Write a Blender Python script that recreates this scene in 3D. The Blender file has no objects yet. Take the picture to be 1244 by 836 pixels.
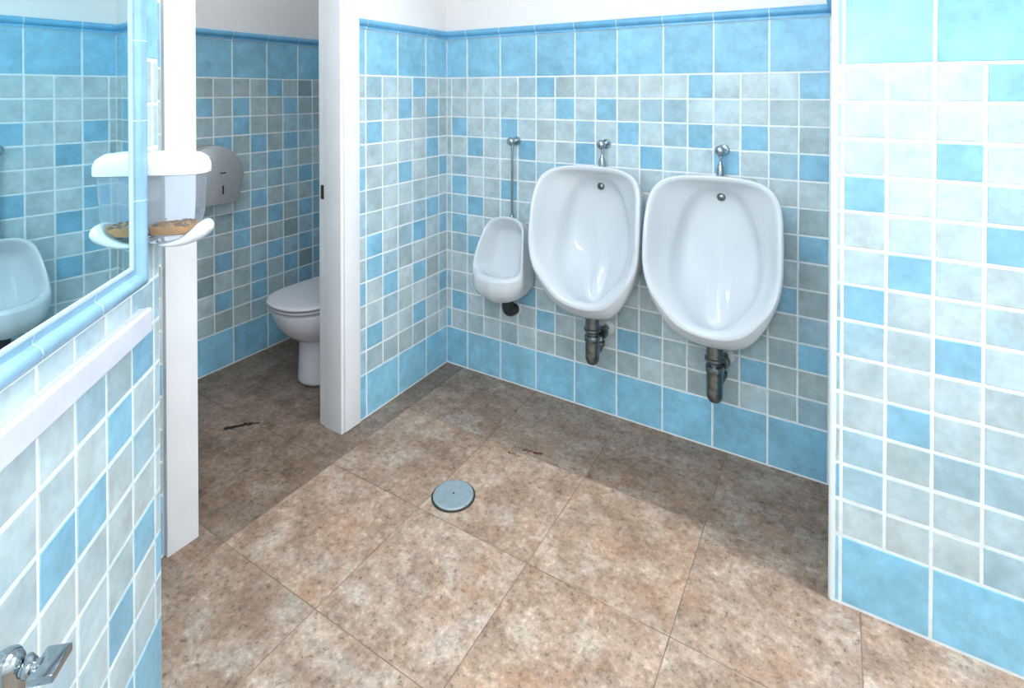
import bpy, bmesh, math, random
from mathutils import Vector, Matrix
rnd = random.Random(7)
C = bpy.context.scene.collection
PI = math.pi

# ------------------------------------------------------------------ materials
def lin(c):
    return tuple(((v/255)/12.92 if v/255 <= .04045 else ((v/255+.055)/1.055)**2.4) for v in c)
def mat(name, rgb=(200,200,200), rough=.5, metal=0., **kw):
    m = bpy.data.materials.new(name); m.use_nodes = True
    b = m.node_tree.nodes['Principled BSDF']
    b.inputs['Base Color'].default_value = (*lin(rgb), 1)
    b.inputs['Roughness'].default_value = rough
    b.inputs['Metallic'].default_value = metal
    for k, v in kw.items():
        b.inputs[k].default_value = v
    return m
def nodes(m):
    return m.node_tree.nodes, m.node_tree.links, m.node_tree.nodes['Principled BSDF']
def add_noise(m, scale, lo, hi, detail=4, amount=1., bump=0., bscale=None, coord='Object'):
    """multiply the base colour by a procedural noise between lo and hi, optional bump"""
    N, K, b = nodes(m)
    tc = N.new('ShaderNodeTexCoord')
    nz = N.new('ShaderNodeTexNoise'); nz.inputs['Scale'].default_value = scale; nz.inputs['Detail'].default_value = detail
    K.new(tc.outputs[coord], nz.inputs['Vector'])
    mr = N.new('ShaderNodeMapRange'); mr.inputs[1].default_value = .3; mr.inputs[2].default_value = .7
    mr.inputs[3].default_value = lo; mr.inputs[4].default_value = hi
    K.new(nz.outputs['Fac'], mr.inputs[0])
    mx = N.new('ShaderNodeVectorMath'); mx.operation = 'SCALE'
    mx.inputs[0].default_value = b.inputs['Base Color'].default_value[:3]
    K.new(mr.outputs[0], mx.inputs['Scale'])
    K.new(mx.outputs[0], b.inputs['Base Color'])
    if bump:
        n2 = N.new('ShaderNodeTexNoise'); n2.inputs['Scale'].default_value = bscale or scale*4; n2.inputs['Detail'].default_value = 3
        K.new(tc.outputs[coord], n2.inputs['Vector'])
        bp = N.new('ShaderNodeBump'); bp.inputs['Strength'].default_value = bump; bp.inputs['Distance'].default_value = .002
        K.new(n2.outputs['Fac'], bp.inputs['Height']); K.new(bp.outputs[0], b.inputs['Normal'])
    return m

def tile_material():
    m = mat('glazed_tile', rough=.36)
    N, K, b = nodes(m)
    at = N.new('ShaderNodeAttribute'); at.attribute_name = 'tile'
    tc = N.new('ShaderNodeTexCoord')
    off = N.new('ShaderNodeVectorMath'); off.operation = 'ADD'
    sc = N.new('ShaderNodeMath'); sc.operation = 'MULTIPLY'; sc.inputs[1].default_value = 53.
    K.new(at.outputs['Alpha'], sc.inputs[0])
    K.new(tc.outputs['Object'], off.inputs[0]); K.new(sc.outputs[0], off.inputs[1])
    n1 = N.new('ShaderNodeTexNoise'); n1.inputs['Scale'].default_value = 13; n1.inputs['Detail'].default_value = 3; n1.inputs['Roughness'].default_value = .6
    K.new(off.outputs[0], n1.inputs['Vector'])
    mr = N.new('ShaderNodeMapRange'); mr.inputs[1].default_value = .28; mr.inputs[2].default_value = .72; mr.inputs[3].default_value = .80; mr.inputs[4].default_value = 1.11
    K.new(n1.outputs['Fac'], mr.inputs[0])
    n2 = N.new('ShaderNodeTexNoise'); n2.inputs['Scale'].default_value = 55; n2.inputs['Detail'].default_value = 5
    K.new(off.outputs[0], n2.inputs['Vector'])
    m2 = N.new('ShaderNodeMapRange'); m2.inputs[1].default_value = .3; m2.inputs[2].default_value = .7; m2.inputs[3].default_value = .93; m2.inputs[4].default_value = 1.06
    K.new(n2.outputs['Fac'], m2.inputs[0])
    mu = N.new('ShaderNodeMath'); mu.operation = 'MULTIPLY'
    K.new(mr.outputs[0], mu.inputs[0]); K.new(m2.outputs[0], mu.inputs[1])
    v = N.new('ShaderNodeVectorMath'); v.operation = 'SCALE'
    K.new(at.outputs['Color'], v.inputs[0]); K.new(mu.outputs[0], v.inputs['Scale'])
    # watercolour drift of hue inside the glaze
    n3 = N.new('ShaderNodeTexNoise'); n3.inputs['Scale'].default_value = 9; n3.inputs['Detail'].default_value = 2
    o3 = N.new('ShaderNodeVectorMath'); o3.operation = 'ADD'; o3.inputs[1].default_value = (7.3, 2.1, 4.4)
    K.new(off.outputs[0], o3.inputs[0]); K.new(o3.outputs[0], n3.inputs['Vector'])
    m3 = N.new('ShaderNodeMapRange'); m3.inputs[1].default_value = .52; m3.inputs[2].default_value = .75; m3.inputs[3].default_value = 0; m3.inputs[4].default_value = .45
    K.new(n3.outputs['Fac'], m3.inputs[0])
    hv = N.new('ShaderNodeVectorMath'); hv.operation = 'MULTIPLY'; hv.inputs[1].default_value = (.70, .92, 1.03)
    K.new(v.outputs[0], hv.inputs[0])
    mx = N.new('ShaderNodeMix'); mx.data_type = 'VECTOR'
    K.new(m3.outputs[0], mx.inputs[0]); K.new(v.outputs[0], mx.inputs[4]); K.new(hv.outputs[0], mx.inputs[5])
    K.new(mx.outputs[1], b.inputs['Base Color'])
    bp = N.new('ShaderNodeBump'); bp.inputs['Strength'].default_value = .12; bp.inputs['Distance'].default_value = .004
    K.new(n1.outputs['Fac'], bp.inputs['Height']); K.new(bp.outputs[0], b.inputs['Normal'])
    return m

def floor_material():
    m = mat('stone_floor_tile', rough=.5)
    N, K, b = nodes(m)
    at = N.new('ShaderNodeAttribute'); at.attribute_name = 'tile'
    tc = N.new('ShaderNodeTexCoord')
    sc = N.new('ShaderNodeMath'); sc.operation = 'MULTIPLY'; sc.inputs[1].default_value = 41.
    K.new(at.outputs['Alpha'], sc.inputs[0])
    off = N.new('ShaderNodeVectorMath'); off.operation = 'ADD'
    K.new(tc.outputs['Object'], off.inputs[0]); K.new(sc.outputs[0], off.inputs[1])
    def noise(scale, det, rough=.6, shift=0.):
        n = N.new('ShaderNodeTexNoise'); n.inputs['Scale'].default_value = scale; n.inputs['Detail'].default_value = det; n.inputs['Roughness'].default_value = rough
        if shift:
            a = N.new('ShaderNodeVectorMath'); a.operation = 'ADD'; a.inputs[1].default_value = (shift, shift*.7, 0)
            K.new(off.outputs[0], a.inputs[0]); K.new(a.outputs[0], n.inputs['Vector'])
        else:
            K.new(off.outputs[0], n.inputs['Vector'])
        return n
    def ramp(src, stops):
        r = N.new('ShaderNodeValToRGB'); e = r.color_ramp.elements
        while len(e) < len(stops): e.new(.5)
        for el, (p, c) in zip(e, stops):
            el.position = p; el.color = (*lin(c), 1) if len(c) == 3 else c
        K.new(src, r.inputs[0]); return r
    big = noise(9, 6, .68)
    base = ramp(big.outputs['Fac'], [(.28, FLOOR[0]), (.42, FLOOR[1]), (.54, FLOOR[2]), (.68, FLOOR[3])])
    rust = noise(6, 5, .65, 11.)
    rr = ramp(rust.outputs['Fac'], [(.50, (0,0,0,1)), (.70, (.65,.65,.65,1))])
    mx1 = N.new('ShaderNodeMix'); mx1.data_type = 'RGBA'; mx1.inputs[7].default_value = (*lin(FLOOR[4]), 1)
    K.new(rr.outputs[0], mx1.inputs[0]); K.new(base.outputs[0], mx1.inputs[6])
    grey = noise(7.0, 5, .65, 23.)
    gr = ramp(grey.outputs['Fac'], [(.52, (0,0,0,1)), (.68, (.8,.8,.8,1))])
    mx2 = N.new('ShaderNodeMix'); mx2.data_type = 'RGBA'; mx2.inputs[7].default_value = (*lin(FLOOR[5]), 1)
    K.new(gr.outputs[0], mx2.inputs[0]); K.new(mx1.outputs[2], mx2.inputs[6])
    # fine pitting
    fine = noise(62, 6, .8, 3.)
    fr = ramp(fine.outputs['Fac'], [(.35, (.34,.31,.29,1)), (.43, (.86,.85,.84,1)), (.56, (1.03,1.03,1.03,1)), (.66, (1.48,1.48,1.50,1))])
    mul = N.new('ShaderNodeMix'); mul.data_type = 'RGBA'; mul.blend_type = 'MULTIPLY'; mul.inputs[0].default_value = 1
    K.new(mx2.outputs[2], mul.inputs[6]); K.new(fr.outputs[0], mul.inputs[7])
    mid = noise(34, 4, .7, 5.)
    mf = ramp(mid.outputs['Fac'], [(.28, (.62,.59,.56,1)), (.46, (.98,.98,.98,1)), (.72, (1.18,1.18,1.18,1))])
    mul2 = N.new('ShaderNodeMix'); mul2.data_type = 'RGBA'; mul2.blend_type = 'MULTIPLY'; mul2.inputs[0].default_value = 1
    K.new(mul.outputs[2], mul2.inputs[6]); K.new(mf.outputs[0], mul2.inputs[7])
    mul3 = N.new('ShaderNodeMix'); mul3.data_type = 'RGBA'; mul3.blend_type = 'MULTIPLY'; mul3.inputs[0].default_value = 1
    K.new(mul2.outputs[2], mul3.inputs[6]); K.new(at.outputs['Color'], mul3.inputs[7])
    K.new(mul3.outputs[2], b.inputs['Base Color'])
    bp = N.new('ShaderNodeBump'); bp.inputs['Strength'].default_value = .35; bp.inputs['Distance'].default_value = .002
    K.new(mid.outputs['Fac'], bp.inputs['Height']); K.new(bp.outputs[0], b.inputs['Normal'])
    return m

FLOOR = [(126,106,91), (150,128,111), (168,147,130), (188,171,156), (170,134,108), (181,171,160)]
M = {}
M['tile'] = tile_material()
M['floor'] = floor_material()
M['grout'] = add_noise(mat('grout', (236,243,246), .8), 40, .9, 1.04)
M['floor_grout'] = add_noise(mat('floor_grout', (128,110,96), .9), 9, .55, 1.35)
M['plaster'] = add_noise(mat('white_plaster', (236,236,236), .85), 3, .97, 1.02, bump=.15, bscale=60)
M['ceiling'] = mat('ceiling_paint', (240,240,240), .9)
M['rail'] = add_noise(mat('rail_glaze', (112,182,222), .28), 14, .86, 1.1)
M['frame_glaze'] = add_noise(mat('frame_glaze', (138,180,208), .25), 20, .88, 1.1)
M['paint'] = add_noise(mat('white_gloss_paint', (232,236,240), .4), 6, .96, 1.02)
M['pvc'] = mat('white_plastic_trim', (236,244,246), .4)
M['sealant'] = mat('pale_sealant', (176,200,214), .4)
M['china'] = mat('white_china', (210,219,226), .12)
M['china_grey'] = mat('toilet_china', (216,219,226), .12)
M['seat'] = mat('toilet_seat_plastic', (206,208,214), .3)
M['chrome'] = mat('chrome', (172,182,188), .12, 1.)
M['old_chrome'] = add_noise(mat('tarnished_chrome', (132,144,146), .22, .9), 45, .45, 1.15)
M['rubber'] = mat('black_rubber', (42,46,50), .55)
M['steel'] = add_noise(mat('brushed_steel', (176,182,186), .42, .25), 60, .92, 1.05)
M['drain'] = add_noise(mat('drain_steel', (168,184,192), .45, .55), 50, .9, 1.06)
M['dark'] = mat('dark_gap', (26,26,26), .8)
M['grime'] = add_noise(mat('grime', (62,58,52), .9), 60, .5, 1.3)
M['soot'] = add_noise(mat('black_grime', (20,17,15), .8), 90, .4, 1.5)
M['rust'] = add_noise(mat('rust_flecks', (92,44,32), .9), 90, .6, 1.3)
M['mirror'] = mat('mirror_silver', (206,240,248), .015, 1.)
M['white_plastic'] = mat('white_plastic', (216,221,224), .3)
M['clear'] = mat('clear_plastic', (240,246,252), .06, **{'Transmission Weight': .93, 'IOR': 1.12})
M['soap'] = add_noise(mat('amber_soap', (236,164,62), .3), 45, .6, 1.2)
M['sludge'] = add_noise(mat('dried_soap', (150,104,50), .5), 120, .4, 1.5)
M['stone'] = add_noise(mat('white_stone', (206,212,226), .4), 18, .93, 1.03)
M['brass'] = add_noise(mat('aged_brass', (112,100,82), .4, .9), 80, .6, 1.1)

# ------------------------------------------------------------------ helpers
def obj(name, bm, m, parent=None, smooth=True, subd=0, loc=None):
    bmesh.ops.recalc_face_normals(bm, faces=bm.faces[:])
    me = bpy.data.meshes.new(name); bm.to_mesh(me); bm.free()
    ms = m if isinstance(m, (list, tuple)) else [m]
    for k in ms: me.materials.append(M[k])
    if smooth:
        for p in me.polygons: p.use_smooth = True
        try: me.set_sharp_from_angle(angle=math.radians(42))
        except Exception: pass
    o = bpy.data.objects.new(name, me); C.objects.link(o)
    if parent: o.parent = parent
    if loc: o.location = loc
    if subd:
        s = o.modifiers.new('subd', 'SUBSURF'); s.levels = subd; s.render_levels = subd
    return o
def thing(name, label, cat, loc, rotz=0., group=None):
    o = bpy.data.objects.new(name, None); C.objects.link(o); o.empty_display_size = .05
    o.location = loc; o.rotation_euler = (0, 0, rotz)
    o['label'] = label; o['category'] = cat
    if group: o['group'] = group
    return o
def tag(o, label, cat, group=None):
    o['label'] = label; o['category'] = cat
    if group: o['group'] = group
    return o
def struct(o, label, cat):
    o['kind'] = 'structure'; o['label'] = label; o['category'] = cat; return o
def box(bm, x0, x1, y0, y1, z0, z1, bev=0., mi=0):
    vs = [bm.verts.new((x, y, z)) for x in (x0, x1) for y in (y0, y1) for z in (z0, z1)]
    fs = [bm.faces.new([vs[i] for i in q]) for q in ((0,1,3,2), (4,6,7,5), (0,4,5,1), (2,3,7,6), (0,2,6,4), (1,5,7,3))]
    for f in fs: f.material_index = mi
    if bev:
        es = list({e for f in fs for e in f.edges})
        bmesh.ops.bevel(bm, geom=es, offset=bev, segments=2, profile=.6, affect='EDGES')
    return vs
def lathe(bm, prof, n=32, axis='z', origin=(0,0,0), mi=0):
    """prof: (radius, height) pairs; ends on radius 0 close themselves"""
    o = Vector(origin); rings = []
    def P(r, h, a):
        if axis == 'z': v = (r*math.cos(a), r*math.sin(a), h)
        elif axis == 'y': v = (r*math.cos(a), h, r*math.sin(a))
        else: v = (h, r*math.cos(a), r*math.sin(a))
        return bm.verts.new(o+Vector(v))
    for r, h in prof:
        rings.append([P(0, h, 0)] if r < 1e-6 else [P(r, h, 2*PI*k/n) for k in range(n)])
    for A, B in zip(rings, rings[1:]):
        for k in range(n):
            a, b2 = A[k % len(A)], A[(k+1) % len(A)]; c, d = B[k % len(B)], B[(k+1) % len(B)]
            vs = []
            for v in (a, b2, d, c):
                if v not in vs: vs.append(v)
            if len(vs) > 2:
                f = bm.faces.new(vs); f.material_index = mi
    if len(rings[0]) > 1: bm.faces.new(rings[0])
    if len(rings[-1]) > 1: bm.faces.new(rings[-1])
def tube(bm, pts, r, n=16, cap=True):
    pts = [Vector(p) for p in pts]; rings = []
    rs = r if isinstance(r, (list, tuple)) else [r]*len(pts)
    t0 = (pts[1]-pts[0]).normalized()
    u = t0.orthogonal().normalized()
    for i, p in enumerate(pts):
        t = ((pts[min(i+1, len(pts)-1)]-pts[max(i-1, 0)])).normalized()
        u = (u-t*u.dot(t)).normalized(); w = t.cross(u)
        rings.append([bm.verts.new(p+(u*math.cos(2*PI*k/n)+w*math.sin(2*PI*k/n))*rs[i]) for k in range(n)])
    for A, B in zip(rings, rings[1:]):
        for k in range(n): bm.faces.new((A[k], A[(k+1) % n], B[(k+1) % n], B[k]))
    if cap: bm.faces.new(rings[0][::-1]); bm.faces.new(rings[-1])
def arc(p0, pc, p1, n=8):
    """quadratic bend from p0 to p1 round the corner pc"""
    p0, pc, p1 = Vector(p0), Vector(pc), Vector(p1)
    return [p0*(1-t)**2+pc*2*t*(1-t)+p1*t*t for t in [k/n for k in range(n+1)]]
def catmull(pts, n):
    """open Catmull-Rom through pts, resampled to n+1 points by arc length"""
    P = [Vector(p) for p in pts]; dense = []
    for i in range(len(P)-1):
        a = P[i-1] if i else P[0]*2-P[1]; b, c = P[i], P[i+1]
        d = P[i+2] if i+2 < len(P) else P[-1]*2-P[-2]
        for k in range(24):
            t = k/24
            dense.append(.5*((2*b)+(c-a)*t+(2*a-5*b+4*c-d)*t*t+(3*b-a-3*c+d)*t**3))
    dense.append(P[-1]); L = [0]
    for a, b in zip(dense, dense[1:]): L.append(L[-1]+(b-a).length)
    out = []; j = 0
    for k in range(n+1):
        s = L[-1]*k/n
        while j < len(L)-2 and L[j+1] < s: j += 1
        f = (s-L[j])/max(1e-9, L[j+1]-L[j]); out.append(dense[j].lerp(dense[j+1], f))
    return out
def sym_loop(bm, half, n, flip=(0,)):
    """half outline from one point on the x=0 axis to another; mirrored in x -> closed ring of verts"""
    h = catmull(half, n)
    h[0].x = 0; h[-1].x = 0
    full = h+[Vector((-p.x, p.y, p.z)) for p in h[-2:0:-1]]
    return [bm.verts.new(p) for p in full]
def skin(bm, loops, cap0=True, cap1=True):
    for A, B in zip(loops, loops[1:]):
        n = len(A)
        for k in range(n): bm.faces.new((A[k], A[(k+1) % n], B[(k+1) % n], B[k]))
    for do, L in ((cap0, loops[0]), (cap1, loops[-1])):
        if do:
            c = bm.verts.new(sum((v.co for v in L), Vector())/len(L))
            for k in range(len(L)): bm.faces.new((L[k], L[(k+1) % len(L)], c))

# ------------------------------------------------------------------ camera
CAM = (1.76478, -2.25882, 1.42047); YAW = .54372; PITCH = .01073; F_PX = 660.639; SHIFT = 298.834
cam = bpy.data.cameras.new('camera'); co = bpy.data.objects.new('camera', cam); C.objects.link(co)
f = Vector((-math.sin(YAW), math.cos(YAW), 0)); r = Vector((math.cos(YAW), math.sin(YAW), 0)); u = Vector((0, 0, 1))
f, u = f*math.cos(PITCH)-u*math.sin(PITCH), u*math.cos(PITCH)+f*math.sin(PITCH)
mw = Matrix((r, u, -f)).transposed().to_4x4(); mw.translation = Vector(CAM); co.matrix_world = mw
cam.sensor_fit = 'HORIZONTAL'; cam.sensor_width = 36; cam.lens = F_PX/1244*36; cam.shift_y = -SHIFT/1244
cam.clip_start = .02
bpy.context.scene.camera = co

# ------------------------------------------------------------------ tiled walls
HB = .194; ZT = HB+1.3; ZC = HB+1.5; RAIL = .044; CEIL = 2.6
X1 = .133; YA = .0674; SX = -.947; PY = -.508; RX = 1.743
COL = {'.': (190,209,215), 'a': (167,199,213), 'b': (140,193,219), 'g': (174,195,200), 'G': (148,173,180), 'B': (143,200,226)}
def tile_color(ch, rg):
    c = lin(COL[ch]); j = rg.uniform(.93, 1.06); h = rg.uniform(-.03, .012)
    if ch in '.g': h *= 1.4
    return (c[0]*j*(1+h), c[1]*j, c[2]*j*(1-h*.6), rg.random())
def tiled_wall(name, origin, udir, ndir, a0, a1, phase, grid=None, big=0, flipcol=False, thick=.1, zcap=ZC, zmax=CEIL, label='', seed=1,
               weights=(.72, .13, .15), holes=(), gap=.0034):
    """A tiled wall: backing slab, raised tiles (big skirting row, 13 small rows, big top row) and plaster above.
    a runs along udir; small columns are bounded at phase+.1k; big tiles at phase+.2k+.1*big; grid[(row, col)] gives a tile's colour."""
    rg = random.Random(seed); O = Vector((*origin, 0)); U = Vector((*udir, 0)); Nn = Vector((*ndir, 0)); Z = Vector((0, 0, 1))
    bm = bmesh.new(); cl = bm.loops.layers.float_color.new('tile')
    def at(a, z, d): return O+U*a+Z*z+Nn*d
    def quad(ps, mi, col=(1,1,1,0)):
        fc = bm.faces.new([bm.verts.new(p) for p in ps]); fc.material_index = mi
        for l in fc.loops: l[cl] = col
        return fc
    def slab(b0, b1, z0, z1, mi, d=0.):
        P = [at(a, z, dd) for a in (b0, b1) for z in (z0, z1) for dd in (d, -thick)]
        for q in ((0,1,3,2), (4,6,7,5), (0,4,5,1), (2,3,7,6), (0,2,6,4), (1,5,7,3)):
            quad([P[i] for i in q], mi)
    g = gap; t = .0016; e = .0016
    def tile(b0, b1, z0, z1, ch):
        b0 += g; b1 -= g; z0 += g; z1 -= g
        if b1-b0 < .004: return
        w = [rg.uniform(-.0007, .0007) for _ in range(8)]
        B = [(b0+w[0], z0+w[1]), (b1+w[2], z0+w[3]), (b1+w[4], z1+w[5]), (b0+w[6], z1+w[7])]
        ee = min(e, (b1-b0)*.3); c = ((b0+b1)/2, (z0+z1)/2)
        T = [(a-math.copysign(ee, a-c[0]), z-math.copysign(e, z-c[1])) for a, z in B]
        lo = [bm.verts.new(at(a, z, 0)) for a, z in B]; hi = [bm.verts.new(at(a, z, t)) for a, z in T]
        col = tile_color(ch, rg)
        for fc in [bm.faces.new(hi)]+[bm.faces.new((lo[i], lo[(i+1) % 4], hi[(i+1) % 4], hi[i])) for i in range(4)]:
            fc.material_index = 1
            for l in fc.loops: l[cl] = col
    spans = [(a0, a1)] if not holes else holes
    for s0, s1 in spans:
        slab(s0, s1, 0, zcap, 0); slab(s0, s1, zcap, zmax, 2)
        def bounds(step, ph):
            k = math.floor((s0-ph)/step)+1; out = [s0]; ks = []
            while ph+k*step < s1-.004:
                if ph+k*step > s0+.004: out.append(ph+k*step)
                k += 1
            return out+[s1]
        bs = bounds(.1, phase); bb = bounds(.2, phase+.1*big)
        for b0, b1 in zip(bb, bb[1:]):
            tile(b0, b1, .004, HB, 'B'); tile(b0, b1, ZT, ZC, 'B')
        for b0, b1 in zip(bs, bs[1:]):
            k = math.floor(((b0+b1)/2-phase)/.1)+1           # column number, 0 = left of phase
            for rw in range(13):
                ch = None
                if grid: ch = grid.get((rw, k))
                if ch is None or ch == '?':
                    x = rg.random(); ch = '.' if x < weights[0]*.7 else 'g' if x < weights[0] else 'a' if x < weights[0]+weights[1] else 'b'
                tile(b0, b1, ZT-.1*(rw+1), ZT-.1*rw, ch)
    me = bpy.data.meshes.new(name); bm.normal_update()
    bmesh.ops.recalc_face_normals(bm, faces=[fc for fc in bm.faces])
    bm.to_mesh(me); bm.free()
    for k in ('grout', 'tile', 'plaster'): me.materials.append(M[k])
    o = bpy.data.objects.new(name, me); C.objects.link(o)
    return struct(o, label, 'wall')
def grid(rows, cols):
    """rows: text lines; cols: the column number of each character"""
    return {(i, c): ch for i, line in enumerate(rows) for c, ch in zip(cols, line)}

W_ROWS = ["....abg.....b...b",
          "......b.b.aa...g.",
          "b..b...a.b.ab.b.g",
          ".b..b..b..b..b.ab",
          "a...aab..........",
          "b..b....a......ag",
          "ab.....a..a....gb",
          "b....a.........gg",
          "ab.....b..a.b..bg",
          "....a.......gggga",
          "....b.a..gg.gggga"[:16]+"b",
          "b.g..b.ggbaggabgg"[:13]+"gbgg",  # grey tile below the small urinal has its shadow in the colour
          ".g.g.ggggg.ggg.ga"]
wall_back = tiled_wall('wall_back', (0, 0), (1, 0), (0, -1), 0, RX, X1, grid(W_ROWS, range(17)), big=0, label='blue and grey tiled wall behind the three urinals', seed=3)
A_ROWS = ["..b..a.", "gb.b.a.", "ga...ba", ".b....a", "ba.b..b", ".....ga", "aba..ga", "b.ba.b.",
          "g..gab.", "ggb.b.b", "b..ba.."[:3]+".a.g", "g.b..ba"[:2]+"b..ba", "..gggga"]
# partition wall: a runs from the corner towards the camera (-Y)
wall_part = tiled_wall('wall_partition', (0, 0), (0, -1), (1, 0), 0, .613, YA, grid(A_ROWS, range(7)), big=1, thick=.125,
                       label='tiled partition wall between the toilet stall and the urinals', seed=5)
wall_part2 = tiled_wall('wall_partition_end', (0, 0), (0, -1), (1, 0), 1.397, 2.7, YA, None, big=1, thick=.125,
                        label='tiled end of the partition left of the stall doorway', seed=15)
bm = bmesh.new(); box(bm, -.125, 0, -1.397, -.613, 2.04, CEIL)
struct(obj('wall_over_doorway', bm, 'plaster', smooth=False), 'white plaster over the stall doorway', 'wall')
P_ROWS = ["...b", "....", "..b.", "b..a", "...b", ".b..", "b...", "a.b.", "....", ".b..", "agaa", "a...", "...a"]
wall_right = tiled_wall('wall_right', (0, PY), (1, 0), (0, -1), RX+.012, 3.3, 1.8712-.1, grid(P_ROWS, (1, 2, 3, 4)), big=0, thick=.1,
                        gap=.0040, label='nearest tiled wall at the right with a white corner strip', seed=8)
wall_return = tiled_wall('wall_return', (RX, 0), (0, -1), (-1, 0), 0, -PY-.012, .1, None, big=0, thick=.1,
                         label='narrow tiled return between the urinal wall and the right wall', seed=9)
S_ROWS = ["ggggbgG.", "bgbggbgg", "ggbggaag", "gbgbgbaa", "gggabag.", "gggaaaba", "g.gbgagb", "bgbgbgba",
          "ggbggGab", "gbga"+"baba", "G.gbgbGb", ".bgBgaba", "gggagaab"]
wall_stall = tiled_wall('wall_stall_side', (SX, 0), (0, 1), (1, 0), -1.5, 0, -.6894, grid(S_ROWS, range(0, 8)), big=1, thick=.1,
                        label='tiled side wall of the toilet stall with the paper dispenser', seed=21)
tiled_wall('wall_stall_back', (0, 0), (-1, 0), (0, -1), .125, -SX, .1474, None, big=0, thick=.1, label='tiled wall behind the toilet', seed=22)
tiled_wall('wall_stall_front', (0, -1.5), (-1, 0), (0, 1), .125, -SX, .1474, None, big=0, thick=.1, label='tiled front end wall of the stall', seed=23)

AL = .836; LO = Vector((.42049, -1.62312, 0)); TL = Vector((math.cos(AL), -math.sin(AL), 0)); NL = Vector((math.sin(AL), math.cos(AL), 0))
L_ROWS = ["......", "......", "......", "......", "......", "aa....", ".ba...", "..b...", ".a.bb.", "......", ".bg...", "b.b...", "......"]
L_ROWS[6] = ".bga.."
wall_mirror = tiled_wall('wall_left', LO[:2], TL[:2], NL[:2], -.031, 2.75, 0., grid(L_ROWS, range(0, 6)), big=1, thick=.1,
                         gap=.0036, label='angled tiled wall at the left with mirror and ledge', seed=31)
bm = bmesh.new(); box(bm, 3.3, 3.4, -3.8, PY-.1, 0, CEIL)
struct(obj('wall_far_right', bm, 'plaster', smooth=False), 'white wall closing the room at the right', 'wall')
bm = bmesh.new(); box(bm, -.2, 3.4, -3.9, -3.8, 0, CEIL)
struct(obj('wall_rear', bm, 'plaster', smooth=False), 'plain white rear wall of the washroom', 'wall')
bm = bmesh.new(); box(bm, -.125, 0, -3.8, -2.7, 0, CEIL)
struct(obj('wall_rear_left', bm, 'plaster', smooth=False), 'white wall behind the angled mirror wall', 'wall')
bm = bmesh.new(); box(bm, -1.05, 3.4, -3.9, .1, CEIL, CEIL+.08)
struct(obj('ceiling', bm, 'ceiling', smooth=False), 'plain white ceiling', 'ceiling')

# ------------------------------------------------------------------ floor
bm = bmesh.new(); cl = bm.loops.layers.float_color.new('tile'); rg = random.Random(12)
box(bm, -1.05, 3.4, -3.9, .1, -.08, -.0008, mi=1)
FLOOR_TONE = {(-1,0):.5, (0,0):.74, (1,0):.77, (2,0):.70, (3,0):.74, (4,0):.74, (-1,-1):.60, (-1,-2):.58, (-1,-3):.80, (0,-1):.92, (1,-1):1.0, (2,-1):.98, (3,-1):.98, (0,-2):1.0, (1,-2):1.10, (2,-2):1.02, (0,-3):.92, (1,-3):1.02}
px, py, st, gp = .108, .010, .4275, .0011
for i in range(-3, 9):
    for j in range(-10, 1):
        x0, x1 = max(px+i*st, -1.0)+gp, min(px+(i+1)*st, 3.35)-gp; y0, y1 = max(py+(j-1)*st, -3.85)+gp, min(py+j*st, .05)-gp
        if x1-x0 < .02 or y1-y0 < .02: continue
        dz = rg.uniform(0, .0004); e = .0012
        lo = [bm.verts.new(p) for p in ((x0,y0,-.001), (x1,y0,-.001), (x1,y1,-.001), (x0,y1,-.001))]
        hi = [bm.verts.new(p) for p in ((x0+e,y0+e,dz), (x1-e,y0+e,dz), (x1-e,y1-e,dz), (x0+e,y1-e,dz))]
        b = rg.uniform(.97, 1.04); h = rg.uniform(-.03, .03); col = (b*(1+h), b, b*(1-h), rg.random())
        tone = FLOOR_TONE.get((i, j), (.60 if i < 0 else 1.0) if j > -3 else .9 if i < 0 else 1.0)      # brightness factor per tile, darker along the urinal wall and in the stall
        col = tuple(k*tone for k in col[:3])+(col[3],)
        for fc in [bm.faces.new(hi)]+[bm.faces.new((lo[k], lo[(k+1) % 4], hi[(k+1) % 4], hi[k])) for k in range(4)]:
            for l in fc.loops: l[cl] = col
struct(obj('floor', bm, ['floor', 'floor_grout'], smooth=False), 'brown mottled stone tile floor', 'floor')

# ------------------------------------------------------------------ cap rails and trims
RP = [(0,0), (.0065,0), (.0075,.006), (.0045,.011), (.009,.014), (.0165,.019), (.020,.027), (.0185,.036), (.011,.042), (.004,.044), (0,.044)]
def rail(name, origin, udir, ndir, a0, a1, phase, label):
    O = Vector((*origin, ZC)); U = Vector((*udir, 0)); Nn = Vector((*ndir, 0)); bm = bmesh.new()
    cuts = [a0]; k = math.floor((a0-phase)/.2)+1
    while phase+.2*k < a1-.01: cuts.append(phase+.2*k); k += 1
    cuts.append(a1)
    def seg(b0, b1, s, mi):
        ends = [[bm.verts.new(O+U*a+Nn*(d*s)+Vector((0, 0, z))) for d, z in RP] for a in (b0, b1)]
        for i in range(len(RP)):
            fc = bm.faces.new((ends[0][i], ends[0][(i+1) % len(RP)], ends[1][(i+1) % len(RP)], ends[1][i])); fc.material_index = mi
        for en in ends: bm.faces.new(en).material_index = mi
    for b0, b1 in zip(cuts, cuts[1:]):
        seg(b0+(.0015 if b0 > a0 else 0), b1-(.0015 if b1 < a1 else 0), 1, 0)
        if b1 < a1: seg(b1-.0025, b1+.0025, .93, 1)
    return struct(obj(name, bm, ['rail', 'grout'], smooth=True), label, 'trim')
rail('trim_1', (0, 0), (1, 0), (0, -1), 0, RX, X1, 'rounded blue rail along the top of the urinal wall tiles')
rail('trim_2', (0, 0), (0, -1), (1, 0), 0, .613, YA+.1, 'rounded blue rail along the top of the partition tiles')
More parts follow.
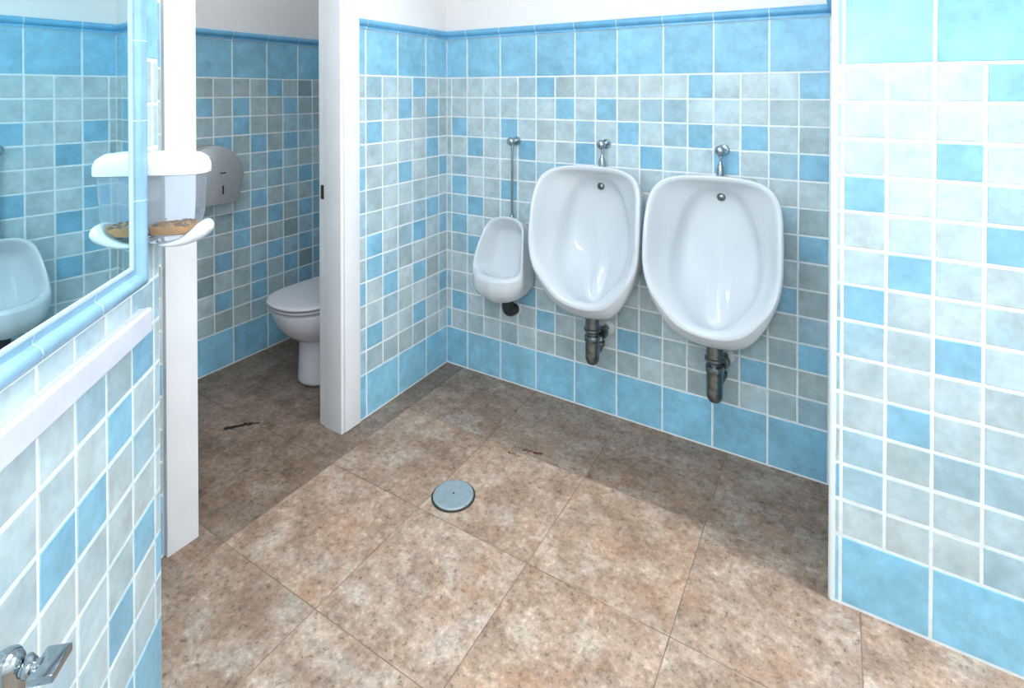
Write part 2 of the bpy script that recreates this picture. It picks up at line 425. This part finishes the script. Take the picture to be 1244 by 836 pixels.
rail('trim_3', (RX, 0), (0, -1), (-1, 0), 0, -PY-.012, .1, 'rounded blue rail turning along the narrow return wall')
rail('trim_4', (SX, 0), (0, 1), (1, 0), -1.5, 0, -.5894, 'rounded blue rail along the top of the stall side wall tiles')
rail('trim_5', (0, PY), (1, 0), (0, -1), RX+.012, 3.3, 1.9712, 'rounded blue rail along the top of the right wall tiles')
bm = bmesh.new()                                     # quarter-round corner strip
n = 10; ctr = (RX+.012, PY+.012); rr = .0135
prof = [(ctr[0], ctr[1])]+[(ctr[0]+rr*math.cos(PI+PI/2*k/n), ctr[1]+rr*math.sin(PI+PI/2*k/n)) for k in range(n+1)]
ends = [[bm.verts.new((x, y, z)) for x, y in prof] for z in (0, CEIL)]
for i in range(len(prof)): bm.faces.new((ends[0][i], ends[0][(i+1) % len(prof)], ends[1][(i+1) % len(prof)], ends[1][i]))
for en in ends: bm.faces.new(en)
struct(obj('trim_6', bm, 'pvc'), 'white quarter-round corner strip at the edge of the right wall', 'trim')

# ------------------------------------------------------------------ stall door frame
d1 = thing('door_1', 'white painted door frame of the toilet stall', 'door frame', (0, -1.0, 0)); d1['kind'] = 'structure'
def part(name, m, parent, boxes, smooth=True):
    bm = bmesh.new()
    for b in boxes:
        box(bm, *b[:6], bev=b[6] if len(b) > 6 else 0)
    return obj(name, bm, m, parent, smooth)
Y0 = -1.0
# right post (seen on its reveal): lining with a door rebate, plus casing on the front
jb = part('jamb', 'paint', d1, [(-.10, .003, -.71-Y0, -.685-Y0, 0, 2.04, .002), (-.137, -.099, -.703-Y0, -.68-Y0, 0, 2.04, .002)])
part('casing', 'paint', d1, [(-.004, .013, -.6975-Y0, -.6135-Y0, .006, 2.10, .0025)])
part('jamb', 'paint', d1, [(-.10, .003, -1.327-Y0, -1.302-Y0, 0, 2.04, .002), (-.137, -.099, -1.332-Y0, -1.309-Y0, 0, 2.04, .002)])
part('casing', 'paint', d1, [(-.004, .017, -1.397-Y0, -1.302-Y0, 0, 2.10, .0025)])
part('head', 'paint', d1, [(-.137, .003, -1.302-Y0, -.71-Y0, 2.005, 2.04, .002)])
part('head_casing', 'paint', d1, [(-.004, .015, -1.302-Y0, -.6975-Y0, 2.012, 2.10, .0025)])
bm = bmesh.new()
box(bm, -.123, -.106, -.7065-Y0, -.7015-Y0, .967, 1.027, bev=.001)
box(bm, -.121, -.110, -.709-Y0, -.706-Y0, .972, .984, bev=.001); box(bm, -.121, -.110, -.709-Y0, -.706-Y0, 1.010, 1.022, bev=.001)
obj('strike_plate', bm, 'brass', jb)

# ------------------------------------------------------------------ urinals
def urinal(name, label, loops, x, zbase, spreader=None, n=30, group=None):
    t = thing(name, label, 'urinal', (x, 0, zbase), 0, group)
    bm = bmesh.new(); rings = []
    for L in loops: rings.append(sym_loop(bm, [(w, -abs(y), z-zbase) for w, z, y in L], n))
    skin(bm, rings)
    obj('basin', bm, 'china', t, subd=1)
    if spreader:
        sx, sz, sy = spreader; bm = bmesh.new()
        lathe(bm, [(0, -sy-.010), (.009, -sy-.0095), (.0145, -sy-.006), (.0165, -sy), (.0165, -sy+.02)], 24, 'y', (sx, 0, sz-zbase))
        obj('spreader', bm, 'old_chrome', t)
    return t
BIG = [
 [(0,1.05,.0),(.10,1.045,.0),(.16,1.02,.0),(.19,.96,.0),(.2,.88,.0),(.2,.78,.0),(.19,.70,.0),(.165,.63,.0),(.12,.57,.0),(.06,.54,.0),(0,.53,.0)],
 [(0,1.088,.08),(.11,1.083,.08),(.18,1.058,.09),(.212,1.0,.1),(.222,.9,.1),(.222,.8,.1),(.212,.72,.1),(.18,.63,.1),(.13,.555,.1),(.07,.51,.1),(0,.495,.1)],
 [(0,1.105,.118),(.08,1.103,.12),(.152,1.095,.135),(.206,1.070,.165),(.232,1.02,.19),(.240,.93,.215),(.241,.83,.23),(.237,.76,.235),(.223,.70,.235),(.190,.618,.226),(.143,.540,.205),(.088,.495,.190),(0,.479,.184)],
 [(0,1.110,.130),(.08,1.108,.134),(.152,1.099,.15),(.205,1.074,.182),(.231,1.022,.21),(.240,.93,.238),(.242,.83,.252),(.238,.76,.258),(.224,.70,.26),(.192,.622,.252),(.149,.550,.236),(.093,.508,.220),(0,.494,.213)],
 [(0,1.104,.136),(.078,1.102,.140),(.148,1.093,.157),(.199,1.068,.19),(.224,1.018,.218),(.2325,.93,.246),(.234,.83,.261),(.229,.76,.268),(.210,.695,.276),(.173,.645,.273),(.122,.588,.270),(.066,.560,.267),(0,.551,.265)],
 [(0,1.091,.133),(.078,1.089,.137),(.144,1.081,.153),(.190,1.059,.185),(.213,1.013,.213),(.2215,.93,.242),(.223,.83,.256),(.217,.762,.262),(.195,.703,.268),(.158,.652,.262),(.110,.599,.258),(.059,.571,.254),(0,.562,.252)],
 [(0,1.082,.118),(.076,1.080,.122),(.138,1.072,.136),(.181,1.052,.166),(.204,1.010,.192),(.212,.93,.220),(.213,.835,.234),(.207,.768,.242),(.187,.710,.248),(.150,.658,.242),(.103,.607,.238),(.055,.578,.234),(0,.569,.232)],
 [(0,1.070,.092),(.066,1.066,.094),(.115,1.054,.104),(.152,1.018,.122),(.180,.935,.150),(.194,.840,.172),(.194,.765,.198),(.176,.702,.222),(.134,.650,.224),(.088,.601,.222),(.046,.571,.218),(0,.562,.216)],
 [(0,1.056,.075),(.050,1.051,.076),(.082,1.036,.081),(.117,.992,.092),(.146,.915,.110),(.165,.832,.130),(.168,.757,.165),(.155,.690,.200),(.120,.640,.206),(.079,.594,.208),(.041,.565,.205),(0,.557,.203)],
 [(0,1.050,.066),(.047,1.046,.067),(.077,1.031,.071),(.111,.988,.081),(.140,.912,.098),(.159,.830,.118),(.162,.755,.150),(.149,.688,.186),(.115,.637,.196),(.075,.591,.198),(.039,.562,.196),(0,.554,.194)],
 [(0,1.036,.046),(.040,1.031,.046),(.065,1.015,.048),(.097,.976,.048),(.125,.905,.050),(.143,.827,.054),(.147,.752,.080),(.136,.682,.128),(.104,.626,.162),(.067,.582,.172),(.035,.555,.172),(0,.547,.170)],
 [(0,1.020,.038),(.034,1.015,.038),(.054,1.000,.038),(.080,.962,.037),(.104,.896,.037),(.120,.822,.038),(.125,.748,.056),(.117,.674,.100),(.090,.614,.136),(.058,.571,.150),(.030,.547,.152),(0,.540,.150)],
 [(0,.97,.033),(.022,.966,.033),(.037,.952,.033),(.054,.915,.033),(.068,.855,.034),(.078,.79,.038),(.080,.72,.054),(.074,.648,.088),(.057,.588,.112),(.037,.554,.126),(.019,.538,.130),(0,.532,.128)],
 [(0,.90,.032),(.012,.895,.032),(.02,.88,.032),(.03,.845,.032),(.038,.79,.033),(.043,.73,.036),(.043,.67,.042),(.038,.61,.06),(.03,.565,.09),(.02,.54,.11),(.01,.53,.12),(0,.527,.12)]]
BIG = [[(w, z, y) for w, z, y in L] for i, L in enumerate(BIG)]
G_U = 'large wall-hung urinals'
urinal('urinal', 'large white wall-hung urinal in the middle, between the small urinal and the rightmost one', [[(w, z+.002, y) for w, z, y in L] for L in BIG], .872, .472, (.003, 1.012, .040), group=G_U)
urinal('urinal', 'large white wall-hung urinal nearest the right wall', BIG, 1.365, .472, (.006, 1.014, .040), group=G_U)
SMALL = [
 [(0,.805,0),(.05,.80,0),(.095,.77,0),(.112,.70,0),(.12,.62,0),(.122,.56,0),(.116,.51,0),(.085,.475,0),(0,.462,0)],
 [(0,.822,.04),(.05,.816,.04),(.090,.79,.05),(.109,.73,.07),(.122,.65,.09),(.127,.59,.09),(.124,.52,.09),(.09,.473,.10),(0,.450,.10)],
 [(0,.832,.07),(.053,.826,.073),(.095,.80,.09),(.115,.742,.118),(.130,.66,.150),(.136,.60,.162),(.131,.53,.165),(.092,.478,.190),(0,.450,.198)],
 [(0,.834,.08),(.053,.828,.084),(.096,.802,.100),(.117,.744,.130),(.132,.662,.161),(.138,.605,.172),(.132,.55,.18),(.090,.520,.225),(0,.508,.243)],
 [(0,.830,.086),(.051,.824,.09),(.092,.798,.105),(.112,.742,.135),(.127,.662,.166),(.133,.612,.177),(.122,.589,.192),(.078,.583,.228),(0,.581,.246)],
 [(0,.820,.084),(.048,.814,.088),(.086,.789,.104),(.105,.736,.133),(.118,.662,.163),(.121,.622,.174),(.110,.599,.187),(.069,.592,.215),(0,.590,.230)],
 [(0,.806,.070),(.046,.80,.074),(.081,.777,.090),(.099,.727,.118),(.111,.658,.145),(.113,.622,.156),(.102,.600,.170),(.063,.591,.196),(0,.588,.210)],
 [(0,.782,.054),(.043,.776,.057),(.075,.753,.070),(.091,.705,.096),(.102,.648,.120),(.103,.612,.132),(.093,.590,.149),(.057,.579,.175),(0,.575,.188)],
 [(0,.774,.046),(.041,.768,.048),(.071,.745,.060),(.087,.698,.085),(.097,.642,.109),(.098,.607,.122),(.089,.585,.139),(.054,.573,.164),(0,.569,.177)],
 [(0,.762,.036),(.036,.757,.037),(.063,.733,.045),(.077,.688,.066),(.085,.636,.088),(.086,.600,.102),(.077,.577,.118),(.047,.562,.140),(0,.557,.150)],
 [(0,.71,.032),(.022,.706,.032),(.038,.69,.036),(.046,.655,.045),(.05,.615,.058),(.05,.585,.07),(.044,.562,.08),(.027,.546,.095),(0,.54,.1)]]
urinal('urinal', 'small low white urinal closest to the corner of the two tiled walls', SMALL, .422, .450)

# ------------------------------------------------------------------ flush valves
def flush_valve(label, x, ztop, zbot, dx=0., long=False):
    t = thing('flush_valve', label, 'flush valve', (x, 0, zbot), 0, 'chrome flush valves above the urinals')
    h = ztop-zbot
    bm = bmesh.new(); lathe(bm, [(0, 0.0), (.022, 0), (.022, -.005), (.018, -.011), (.010, -.012), (.010, -.03)], 28, 'y', (.006, -.0016, h)); obj('wall_flange', bm, 'chrome', t)
    bm = bmesh.new()
    lathe(bm, [(0, -.015), (.010, -.0140), (.0175, -.008), (.0205, 0), (.0185, .008), (.014, .013), (.011, .016), (.011, .03)], 28, 'y', (0, -.050, h))
    obj('push_button', bm, 'chrome', t)
    bm = bmesh.new(); lathe(bm, [(0, .016), (.008, .0145), (.0125, .010), (.0145, 0), (.0125, -.010), (.008, -.0145), (0, -.016)], 24, 'z', (0, -.036, h)); obj('valve_body', bm, 'chrome', t)
    bm = bmesh.new(); tube(bm, [(0, -.036, h-.012), (0, -.036, h-.02), (0, -.036, h-.05 if not long else h*.5), (dx, -.036, .0)], .0058 if long else .0052); obj('flush_pipe', bm, 'chrome', t)
    bm = bmesh.new()
    if long: lathe(bm, [(.0055, .010), (.010, .008), (.013, .002), (.013, -.006)], 24, 'z', (dx, -.036, 0))
    else: lathe(bm, [(.0055, .056), (.008, .052), (.0085, .044), (.0125, .038), (.0160, .024), (.0160, -.02)], 24, 'z', (dx, -.036, 0))
    obj('collar', bm, 'chrome', t)
    bm = bmesh.new(); lathe(bm, [(0, .0), (.008, 0), (.010, -.004), (.010, -.012), (0, -.012)], 20, 'z', (0, -.036, h-.012)); obj('nut', bm, 'chrome', t)
flush_valve('chrome flush valve with a long thin pipe above the small urinal', .422, 1.186, .826, -.002, True)
flush_valve('chrome push button flush valve above the middle urinal', .879, 1.194, 1.094)
flush_valve('chrome push button flush valve above the rightmost urinal', 1.367, 1.194, 1.094)

# ------------------------------------------------------------------ traps and outlet
def bottle_trap(label, x, ztop, zbot, yy=-.125, m='old_chrome', pipe='chrome'):
    t = thing('bottle_trap', label, 'bottle trap', (x, yy, zbot), 0, 'metal bottle traps under the large urinals')
    h = ztop-zbot; zn = h-.100
    bm = bmesh.new(); lathe(bm, [(.030, h), (.030, h-.055), (.036, h-.058), (.036, h-.066), (.028, h-.072), (.0215, h-.078), (.021, zn-.01)], 28); obj('neck', bm, m, t)
    bm = bmesh.new(); lathe(bm, [(.017, zn+.014), (.031, zn+.012), (.0335, zn+.006), (.0335, zn-.010), (.030, zn-.014), (.02, zn-.014)], 28); obj('coupling_nut', bm, m, t)
    bm = bmesh.new(); lathe(bm, [(.024, zn-.008), (.0295, zn-.012), (.0305, zn-.03), (.0300, .034), (.0285, .017), (.022, .005), (.011, 0), (0, 0)], 32); obj('bottle', bm, m, t)
    sx, sy = .016, .044; ze = zn+.002                # riser beside the bottle, bending back into the wall
    bm = bmesh.new(); tube(bm, [(.004, .016, zn-.065), (sx*.8, sy*.85, zn-.062)]+arc((sx, sy, zn-.055), (sx, sy, ze), (sx, -yy-.002, ze+.002), 10), .0145); op = obj('outlet_pipe', bm, m, t)
    bm = bmesh.new(); lathe(bm, [(.012, -.011), (.021, -.010), (.0225, -.004), (.0225, .004), (.021, .010), (.012, .011)], 24, 'z', (sx, sy, zn-.036)); obj('slip_nut', bm, m, op)
    bm = bmesh.new(); lathe(bm, [(.010, -.015), (.021, -.014), (.0255, -.007), (.0255, .006), (.022, .012), (.010, .013)], 24, 'y', (sx+.004, -yy-.062, ze+.002)); obj('elbow_nut', bm, m, op)
    bm = bmesh.new(); lathe(bm, [(.013, -.008), (.024, -.007), (.031, -.003), (.032, 0), (.012, 0)], 28, 'y', (sx+.004, -yy-.0016, ze+.002)); obj('wall_flange', bm, 'white_plastic', t)
bottle_trap('tarnished chrome bottle trap under the middle urinal', .872, .482, .272)
bottle_trap('grey metal bottle trap under the rightmost urinal', 1.365, .482, .257)
t = thing('outlet_elbow', 'black rubber waste elbow under the small urinal', 'drain pipe', (.42, -.075, .38))
bm = bmesh.new(); tube(bm, [(0, 0, .066), (0, 0, .05)]+arc((0, 0, .035), (0, 0, .0), (0, .04, -.005), 10)+[(0, .073, -.005)], .027, 24); obj('elbow', bm, 'rubber', t)
bm = bmesh.new(); lathe(bm, [(.024, -.010), (.031, -.009), (.034, -.003), (.034, 0), (.024, 0)], 28, 'y', (.0, .0734, -.005)); obj('wall_ring', bm, 'white_plastic', t)

# ------------------------------------------------------------------ floor drain and marks
t = thing('floor_drain', 'round grey metal drain cover in the floor', 'drain cover', (.607, -.742, 0))
bm = bmesh.new(); lathe(bm, [(0, .0006), (.0775, .0006), (.0775, .0012), (.060, .0014), (0, .0014)], 64); obj('grimy_ring', bm, 'grime', t)
bm = bmesh.new(); lathe(bm, [(.069, .0012), (.071, .0035), (.0705, .0065), (.067, .0085), (.062, .0078), (0, .0076)], 64); obj('cover', bm, 'drain', t)
bm = bmesh.new(); lathe(bm, [(.0035, .0077), (.0035, .0082), (0, .0082)], 14, 'z', (-.002, .004, 0)); obj('screw_hole', bm, 'dark', t)
def flecks(bm, p0, p1, wid, n, smin, smax, seed, h=.0012):
    g = random.Random(seed); a, b = Vector(p0), Vector(p1); d = (b-a).normalized(); s = Vector((-d.y, d.x, 0))
    for k in range(n):
        c = a.lerp(b, g.random())+s*g.gauss(0, wid)
        m = g.randint(5, 8); ang = g.uniform(0, PI); rx, ry = g.uniform(smin, smax), g.uniform(smin, smax)*.6
        lo = []; hi = []
        for q in range(m):
            w = 2*PI*q/m; rr = g.uniform(.7, 1.2)
            v = d*(rx*rr*math.cos(w))+s*(ry*rr*math.sin(w))
            v.rotate(Matrix.Rotation(ang*.15, 3, 'Z'))
            lo.append(bm.verts.new((c.x+v.x, c.y+v.y, .0004))); hi.append(bm.verts.new((c.x+v.x*.7, c.y+v.y*.7, h*g.uniform(.6, 1.3))))
        for q in range(m): bm.faces.new((lo[q], lo[(q+1) % m], hi[(q+1) % m], hi[q]))
        bm.faces.new(hi); bm.faces.new(lo[::-1])
bm = bmesh.new(); flecks(bm, (-.450, -.938, 0), (-.388, -.850, 0), .0045, 120, .003, .009, 4, .0016); flecks(bm, (-.40, -.868, 0), (-.365, -.835, 0), .0015, 26, .003, .007, 9, .0012)
tag(obj('dirt_streak', bm, 'soot', smooth=False), 'black streak of dirt on the floor inside the stall doorway', 'dirt')['kind'] = 'stuff'
bm = bmesh.new(); flecks(bm, (.645, -.405, 0), (.775, -.385, 0), .006, 46, .002, .0055, 5, .0007); flecks(bm, (.70, -.398, 0), (.775, -.384, 0), .003, 26, .003, .007, 6, .0007); flecks(bm, (.64, -.447, 0), (.70, -.44, 0), .003, 14, .002, .005, 8, .0007)
tag(obj('rust_flecks', bm, 'rust', smooth=False), 'reddish brown flecks on the floor tile before the middle urinal', 'dirt')['kind'] = 'stuff'

# ------------------------------------------------------------------ toilet
TX = -.455
t = thing('toilet', 'white pedestal toilet with its grey lid down in the stall', 'toilet', (TX, 0, 0))
def egg(w, y0, y1, z, front=1.0):
    """half outline in plan, from the front tip (y0) to the back (y1), on the x>=0 side"""
    L = y1-y0
    return [(0, y0, z), (w*.45, y0+.018*front, z), (w*.80, y0+.075*front, z), (w*.97, y0+.15*front, z), (w, y0+.235*front, z), (w*.97, y0+L*.72, z), (w*.86, y0+L*.92, z), (w*.5, y1-.002, z), (0, y1, z)]
bm = bmesh.new(); rings = []
for w, y0, y1, z in [(.113, -.548, -.16, .0), (.110, -.547, -.16, .012), (.102, -.545, -.17, .06), (.099, -.544, -.17, .14), (.099, -.545, -.16, .20), (.101, -.548, -.15, .216), (.118, -.572, -.11, .228), (.146, -.612, -.08, .255), (.168, -.645, -.06, .30), (.178, -.666, -.05, .348), (.180, -.672, -.05, .384), (.174, -.666, -.055, .394)]:
    fr = .62 if z < .2 else .8
    rings.append(sym_loop(bm, egg(w, y0, y1, z, fr), 24))
skin(bm, rings); obj('bowl', bm, 'china_grey', t, subd=1)
bm = bmesh.new(); rings = [sym_loop(bm, egg(w, y0, -.19, z, .85), 24) for w, y0, z in [(.176, -.676, .397), (.185, -.684, .400), (.187, -.687, .407), (.183, -.682, .413)]]
skin(bm, rings); obj('seat', bm, 'seat', t, subd=1)
bm = bmesh.new(); rings = [sym_loop(bm, egg(w, y0, -.19, z, .85), 24) for w, y0, z in [(.180, -.680, .4165), (.188, -.690, .419), (.190, -.692, .426), (.186, -.687, .433), (.165, -.66, .438), (.10, -.55, .441), (.04, -.45, .442)]]
skin(bm, rings); obj('lid', bm, 'seat', t, subd=1)
bm = bmesh.new(); tube(bm, [(-.08, -.18, .418), (.08, -.18, .418)], .010); obj('hinge', bm, 'white_plastic', t)
bm = bmesh.new(); box(bm, -.18, .18, -.175, -.012, .40, .76, bev=.025); cis = obj('cistern', bm, 'china_grey', t)
bm = bmesh.new(); box(bm, -.186, .186, -.182, -.008, .762, .795, bev=.01); cl2 = obj('cistern_lid', bm, 'china_grey', cis)
bm = bmesh.new(); lathe(bm, [(.022, .795), (.022, .80), (.018, .803), (0, .803)], 24, 'z', (0, -.095, 0)); obj('flush_button', bm, 'chrome', cis)

# ------------------------------------------------------------------ paper dispenser on the stall wall
DY, DZ, DD = -.752, 1.008, .118
t = thing('paper_dispenser', 'round grey steel toilet roll dispenser on the stall wall', 'toilet paper dispenser', (SX+.0018, DY, DZ))
def disp_outline(s=1.0):
    pts = []
    for k in range(29):
        a = math.radians(-12+204*k/28); pts.append((.152*s*math.cos(a), .152*s*math.sin(a)))
    pts += [(-.136*s, -.085*s), (-.124*s, -.134*s), (-.112*s, -.140*s), (.112*s, -.140*s), (.124*s, -.134*s), (.136*s, -.085*s)]
    return pts
bm = bmesh.new(); rings = []
for s, d in [(.97, -.0018), (.97, .012), (1, .014), (1, DD-.010), (.985, DD-.004), (.955, DD)]:
    rings.append([bm.verts.new((d, y, z)) for y, z in disp_outline(s)])
skin(bm, rings, True, True); pdb = obj('body', bm, 'steel', t)
bm = bmesh.new(); rings = [[bm.verts.new((d, y, z)) for y, z in disp_outline(s)] for s, d in [(1.006, .050), (1.006, .0535)]]
skin(bm, rings, True, True); obj('seam', bm, 'dark', pdb)
bm = bmesh.new(); box(bm, DD-.001, DD+.0008, .036, .044, -.088, -.046, bev=.0003); obj('viewing_slot', bm, 'dark', pdb)
bm = bmesh.new(); lathe(bm, [(.022, DD), (.022, DD+.0006), (0, DD+.0006)], 28, 'x', (0, .04, .016))
for v in bm.verts: v.co.z = .016+(v.co.z-.016)*.33
obj('badge', bm, 'steel', t)
bm = bmesh.new(); box(bm, DD+.0006, DD+.0012, .025, .055, .013, .019, bev=.0002); obj('lock', bm, 'dark', pdb)

# ------------------------------------------------------------------ things on the mirror wall (local x along the wall, y out of it)
LR = math.atan2(TL.y, TL.x)
def on_left(name, label, cat, s, z, o=.0018):
    return thing(name, label, cat, tuple(LO+TL*s+NL*o+Vector((0, 0, z))), LR)
t = on_left('mirror', 'wall mirror framed in rounded pale blue tile moulding', 'mirror', .06, 1.0)
MW, MH, FW = 1.25, .69, .058
bm = bmesh.new(); box(bm, FW-.01, MW-FW+.01, 0, .004, FW-.01, MH-FW+.01); obj('glass', bm, 'mirror', t, smooth=False)
FP = [(0,0), (0,.006), (.003,.012), (.009,.018), (.017,.0205), (.025,.0185), (.031,.012), (.0345,.006), (.040,.0055), (.045,.008), (.0485,.008), (.0485,0)]
def frame_ring(bm, prof, mi=0):
    def pt(k, w, d):
        return bm.verts.new({0: (w, d, w), 1: (MW-w, d, w), 2: (MW-w, d, MH-w), 3: (w, d, MH-w)}[k])
    R = [[pt(k, w, d) for w, d in prof] for k in range(4)]
    for k in range(4):
        A, B = R[k], R[(k+1) % 4]
        for i in range(len(prof)): 
            fc = bm.faces.new((A[i], A[(i+1) % len(prof)], B[(i+1) % len(prof)], B[i])); fc.material_index = mi
bm = bmesh.new(); frame_ring(bm, FP); fr = obj('frame', bm, 'frame_glaze', t)
bm = bmesh.new(); frame_ring(bm, [(.0485, 0), (.0485, .0082), (.0500, .0085), (.0545, .006), (.056, .0042), (.056, 0)]); obj('inner_edge', bm, 'sealant', t)
J = [(w, d+.0003) for w, d in FP[1:-1]]
for k in range(1, 6):                                 # grout joints between the frame pieces
    for side in (0, 1):
        if side == 0 and k > 3: continue
        c = .17*k+.02; bm = bmesh.new(); ends = []
        for dd in (-.0014, .0014):
            ends.append([bm.verts.new((w, d, c+dd) if side == 0 else (c+dd, d, w)) for w, d in J])
        for i in range(len(J)-1): bm.faces.new((ends[0][i], ends[0][i+1], ends[1][i+1], ends[1][i]))
        obj('frame_joint', bm, 'sealant', fr)

t = on_left('ledge', 'long white ledge along the tiles below the mirror', 'ledge', .068, .90)
bm = bmesh.new(); LE = 1.3
prof = [(0, 0), (.022, 0), (.0245, .003), (.0245, .049), (.022, .053), (.016, .0535), (.010, .051), (0, .0515)]
ends = [[bm.verts.new((x, y, z)) for y, z in prof] for x in (0, LE)]
for v in ends[0]: v.co.x += (.0245-v.co.y)*-.0
for i in range(len(prof)): bm.faces.new((ends[0][i], ends[0][(i+1) % len(prof)], ends[1][(i+1) % len(prof)], ends[1][i]))
for en in ends: bm.faces.new(en)
obj('board', bm, 'stone', t, smooth=False)

t = on_left('soap_dispenser', 'clear plastic soap dispenser with white lid and amber residue, beside the mirror', 'soap dispenser', .006, 1.085)
def rrect(w, d0, d1, z, rad, n=6):
    """rounded-front rectangle: back flat at y=d0, front at d1"""
    pts = [(-w, d0, z)]
    for k in range(n+1):
        a = PI-PI/2*k/n; pts.append((-w+rad+rad*math.cos(a), d1-rad+rad*math.sin(a), z))
    for k in range(n+1):
        a = PI/2-PI/2*k/n; pts.append((w-rad+rad*math.cos(a), d1-rad+rad*math.sin(a), z))
    pts.append((w, d0, z)); return pts
def rr_loft(secs, name, m, parent, subd=0):
    bm = bmesh.new(); rings = [[bm.verts.new(p) for p in rrect(*s)] for s in secs]; skin(bm, rings); return obj(name, bm, m, parent, subd=subd)
rr_loft([(.040, .002, .112, .150, .03), (.043, .001, .120, .152, .033), (.043, .001, .120, .172, .033), (.040, .001, .115, .186, .033), (.032, .001, .10, .197, .028), (.018, .004, .07, .201, .016)], 'lid', 'white_plastic', t)
# hollow clear tank: outer and inner skins in one shell
bm = bmesh.new()
outer = [(.031, .006, .090, .012, .026), (.036, .005, .100, .022, .028), (.0395, .004, .107, .06, .030), (.0415, .003, .1125, .1505, .031)]
inner = [(.0405, .004, .1113, .1495, .030), (.0383, .0055, .1056, .06, .029), (.0345, .007, .0985, .024, .027), (.0295, .008, .0885, .0145, .025)]
rings = [[bm.verts.new(p) for p in rrect(*s)] for s in outer+inner]; skin(bm, rings, True, True); obj('tank', bm, 'clear', t)
residue = rr_loft([(.0270, .010, .084, .0155, .024), (.0315, .009, .094, .025, .026), (.0328, .0078, .0975, .031, .026), (.0331, .0076, .098, .035, .026)], 'soap_residue', 'soap', t)
bm = bmesh.new(); g = random.Random(3)
for k in range(46):
    a = g.random(); p = Vector((g.uniform(-.031, .031), .012+.074*a, .035+g.uniform(-.002, .006)*(1-a*.6)))
    s = g.uniform(.002, .005); m4 = Matrix.Translation(p) @ Matrix.Rotation(g.uniform(0, 3), 4, 'Z') @ Matrix.Diagonal((s*1.6, s, s*.7, 1))
    bmesh.ops.create_icosphere(bm, subdivisions=1, radius=1, matrix=m4)
obj('dried_soap', bm, 'sludge', residue)['kind'] = 'stuff'
# pump housing and white push lever
rr_loft([(.020, .006, .060, -.004, .018), (.027, .004, .074, .002, .02), (.030, .004, .080, .0115, .024)], 'pump', 'clear', t)
bm = bmesh.new(); rings = []
for yy, zz, w, h in [(.020, -.008, .026, .004), (.045, -.008, .034, .007), (.068, -.003, .038, .010), (.086, .006, .040, .013), (.100, .015, .040, .0165), (.112, .024, .039, .0170), (.121, .031, .031, .0115)]:
    ring = []
    for k in range(20):
        a = 2*PI*k/20; ring.append(bm.verts.new((w*math.copysign(abs(math.cos(a))**.6, math.cos(a)), yy-h*.45*math.sin(a), zz+h*math.sin(a))))
    rings.append(ring)
skin(bm, rings); obj('push_lever', bm, 'white_plastic', t, subd=1)
bm = bmesh.new(); box(bm, -.038, .038, 0, .005, .0, .19, bev=.002); obj('back_plate', bm, 'white_plastic', t)

t = on_left('wall_tap', 'chrome wall tap with a flat square lever at the lower left', 'tap', .533, .640)
bm = bmesh.new(); lathe(bm, [(0, 0), (.030, 0), (.031, .005), (.023, .012), (.014, .014), (.0135, .035)], 28, 'y'); obj('wall_flange', bm, 'chrome', t)
bm = bmesh.new(); tube(bm, [(0, .040, -.12), (0, .040, -.05), (0, .040, -.01), (0, .040, .012), (0, .040, .022), (0, .040, .027)], [.0165, .0175, .019, .019, .015, .006], 28); obj('valve_body', bm, 'chrome', t)
bm = bmesh.new(); lathe(bm, [(.014, .040), (.0125, .052), (.009, .055), (.0085, .080)], 24, 'y'); obj('stem', bm, 'chrome', t)
bm = bmesh.new(); lathe(bm, [(.0075, .060), (.011, .0605), (.0125, .063), (.0125, .068), (.011, .0705), (.0075, .071)], 24, 'y'); lathe(bm, [(0, .019), (.004, .018), (.0065, .013), (.0065, .008)], 16, 'z', (0, .066, 0)); obj('collar', bm, 'chrome', t)
bm = bmesh.new(); box(bm, -.023, .023, .074, .106, -.006, .006, bev=.003); obj('lever', bm, 'chrome', t)

# ------------------------------------------------------------------ light
def area(name, loc, target, size, power, col=(1, 1, 1), shape='DISK', size_y=None):
    l = bpy.data.lights.new(name, 'AREA'); l.shape = shape; l.size = size; l.energy = power; l.color = col
    if size_y: l.size_y = size_y
    o = bpy.data.objects.new(name, l); C.objects.link(o); o.location = loc
    d = Vector(target)-Vector(loc); o.rotation_euler = d.to_track_quat('-Z', 'Y').to_euler(); return o
COOL = (.965, .985, 1.0)
area('overhead_light', (.95, -1.65, 2.57), (.95, -1.65, 0), 1.1, 13, COOL)
area('overhead_light', (2.65, -.62, 2.57), (2.65, -.62, 0), .18, 28, COOL)  # added side fill that lifts the partition and mirror walls, not a known fixture
area('overhead_light', (2.2, -3.35, 2.57), (2.2, -3.35, 0), .9, 9, COOL)  # added fill, lights the rear walls so they bounce ambient light forward
area('stall_fill', (-.5, -.85, 2.57), (-.5, -.85, 0), .3, 1.9, COOL)  # added fill that brightens the stall, otherwise lit only through its doorway
fl = bpy.data.lights.new('camera_flash', 'POINT'); fl.energy = 16; fl.shadow_soft_size = .11; fl.color = COOL
fo = bpy.data.objects.new('camera_flash', fl); C.objects.link(fo); fo.location = (1.74, -2.34, 1.66)
w = bpy.data.worlds.new('world'); bpy.context.scene.world = w; w.use_nodes = True
w.node_tree.nodes['Background'].inputs[0].default_value = (.8, .9, 1, 1); w.node_tree.nodes['Background'].inputs[1].default_value = .05

vs = bpy.context.scene.view_settings
vs.view_transform = 'Standard'; vs.look = 'None'; vs.gamma = 1; vs.use_curve_mapping = False; vs.exposure = .85
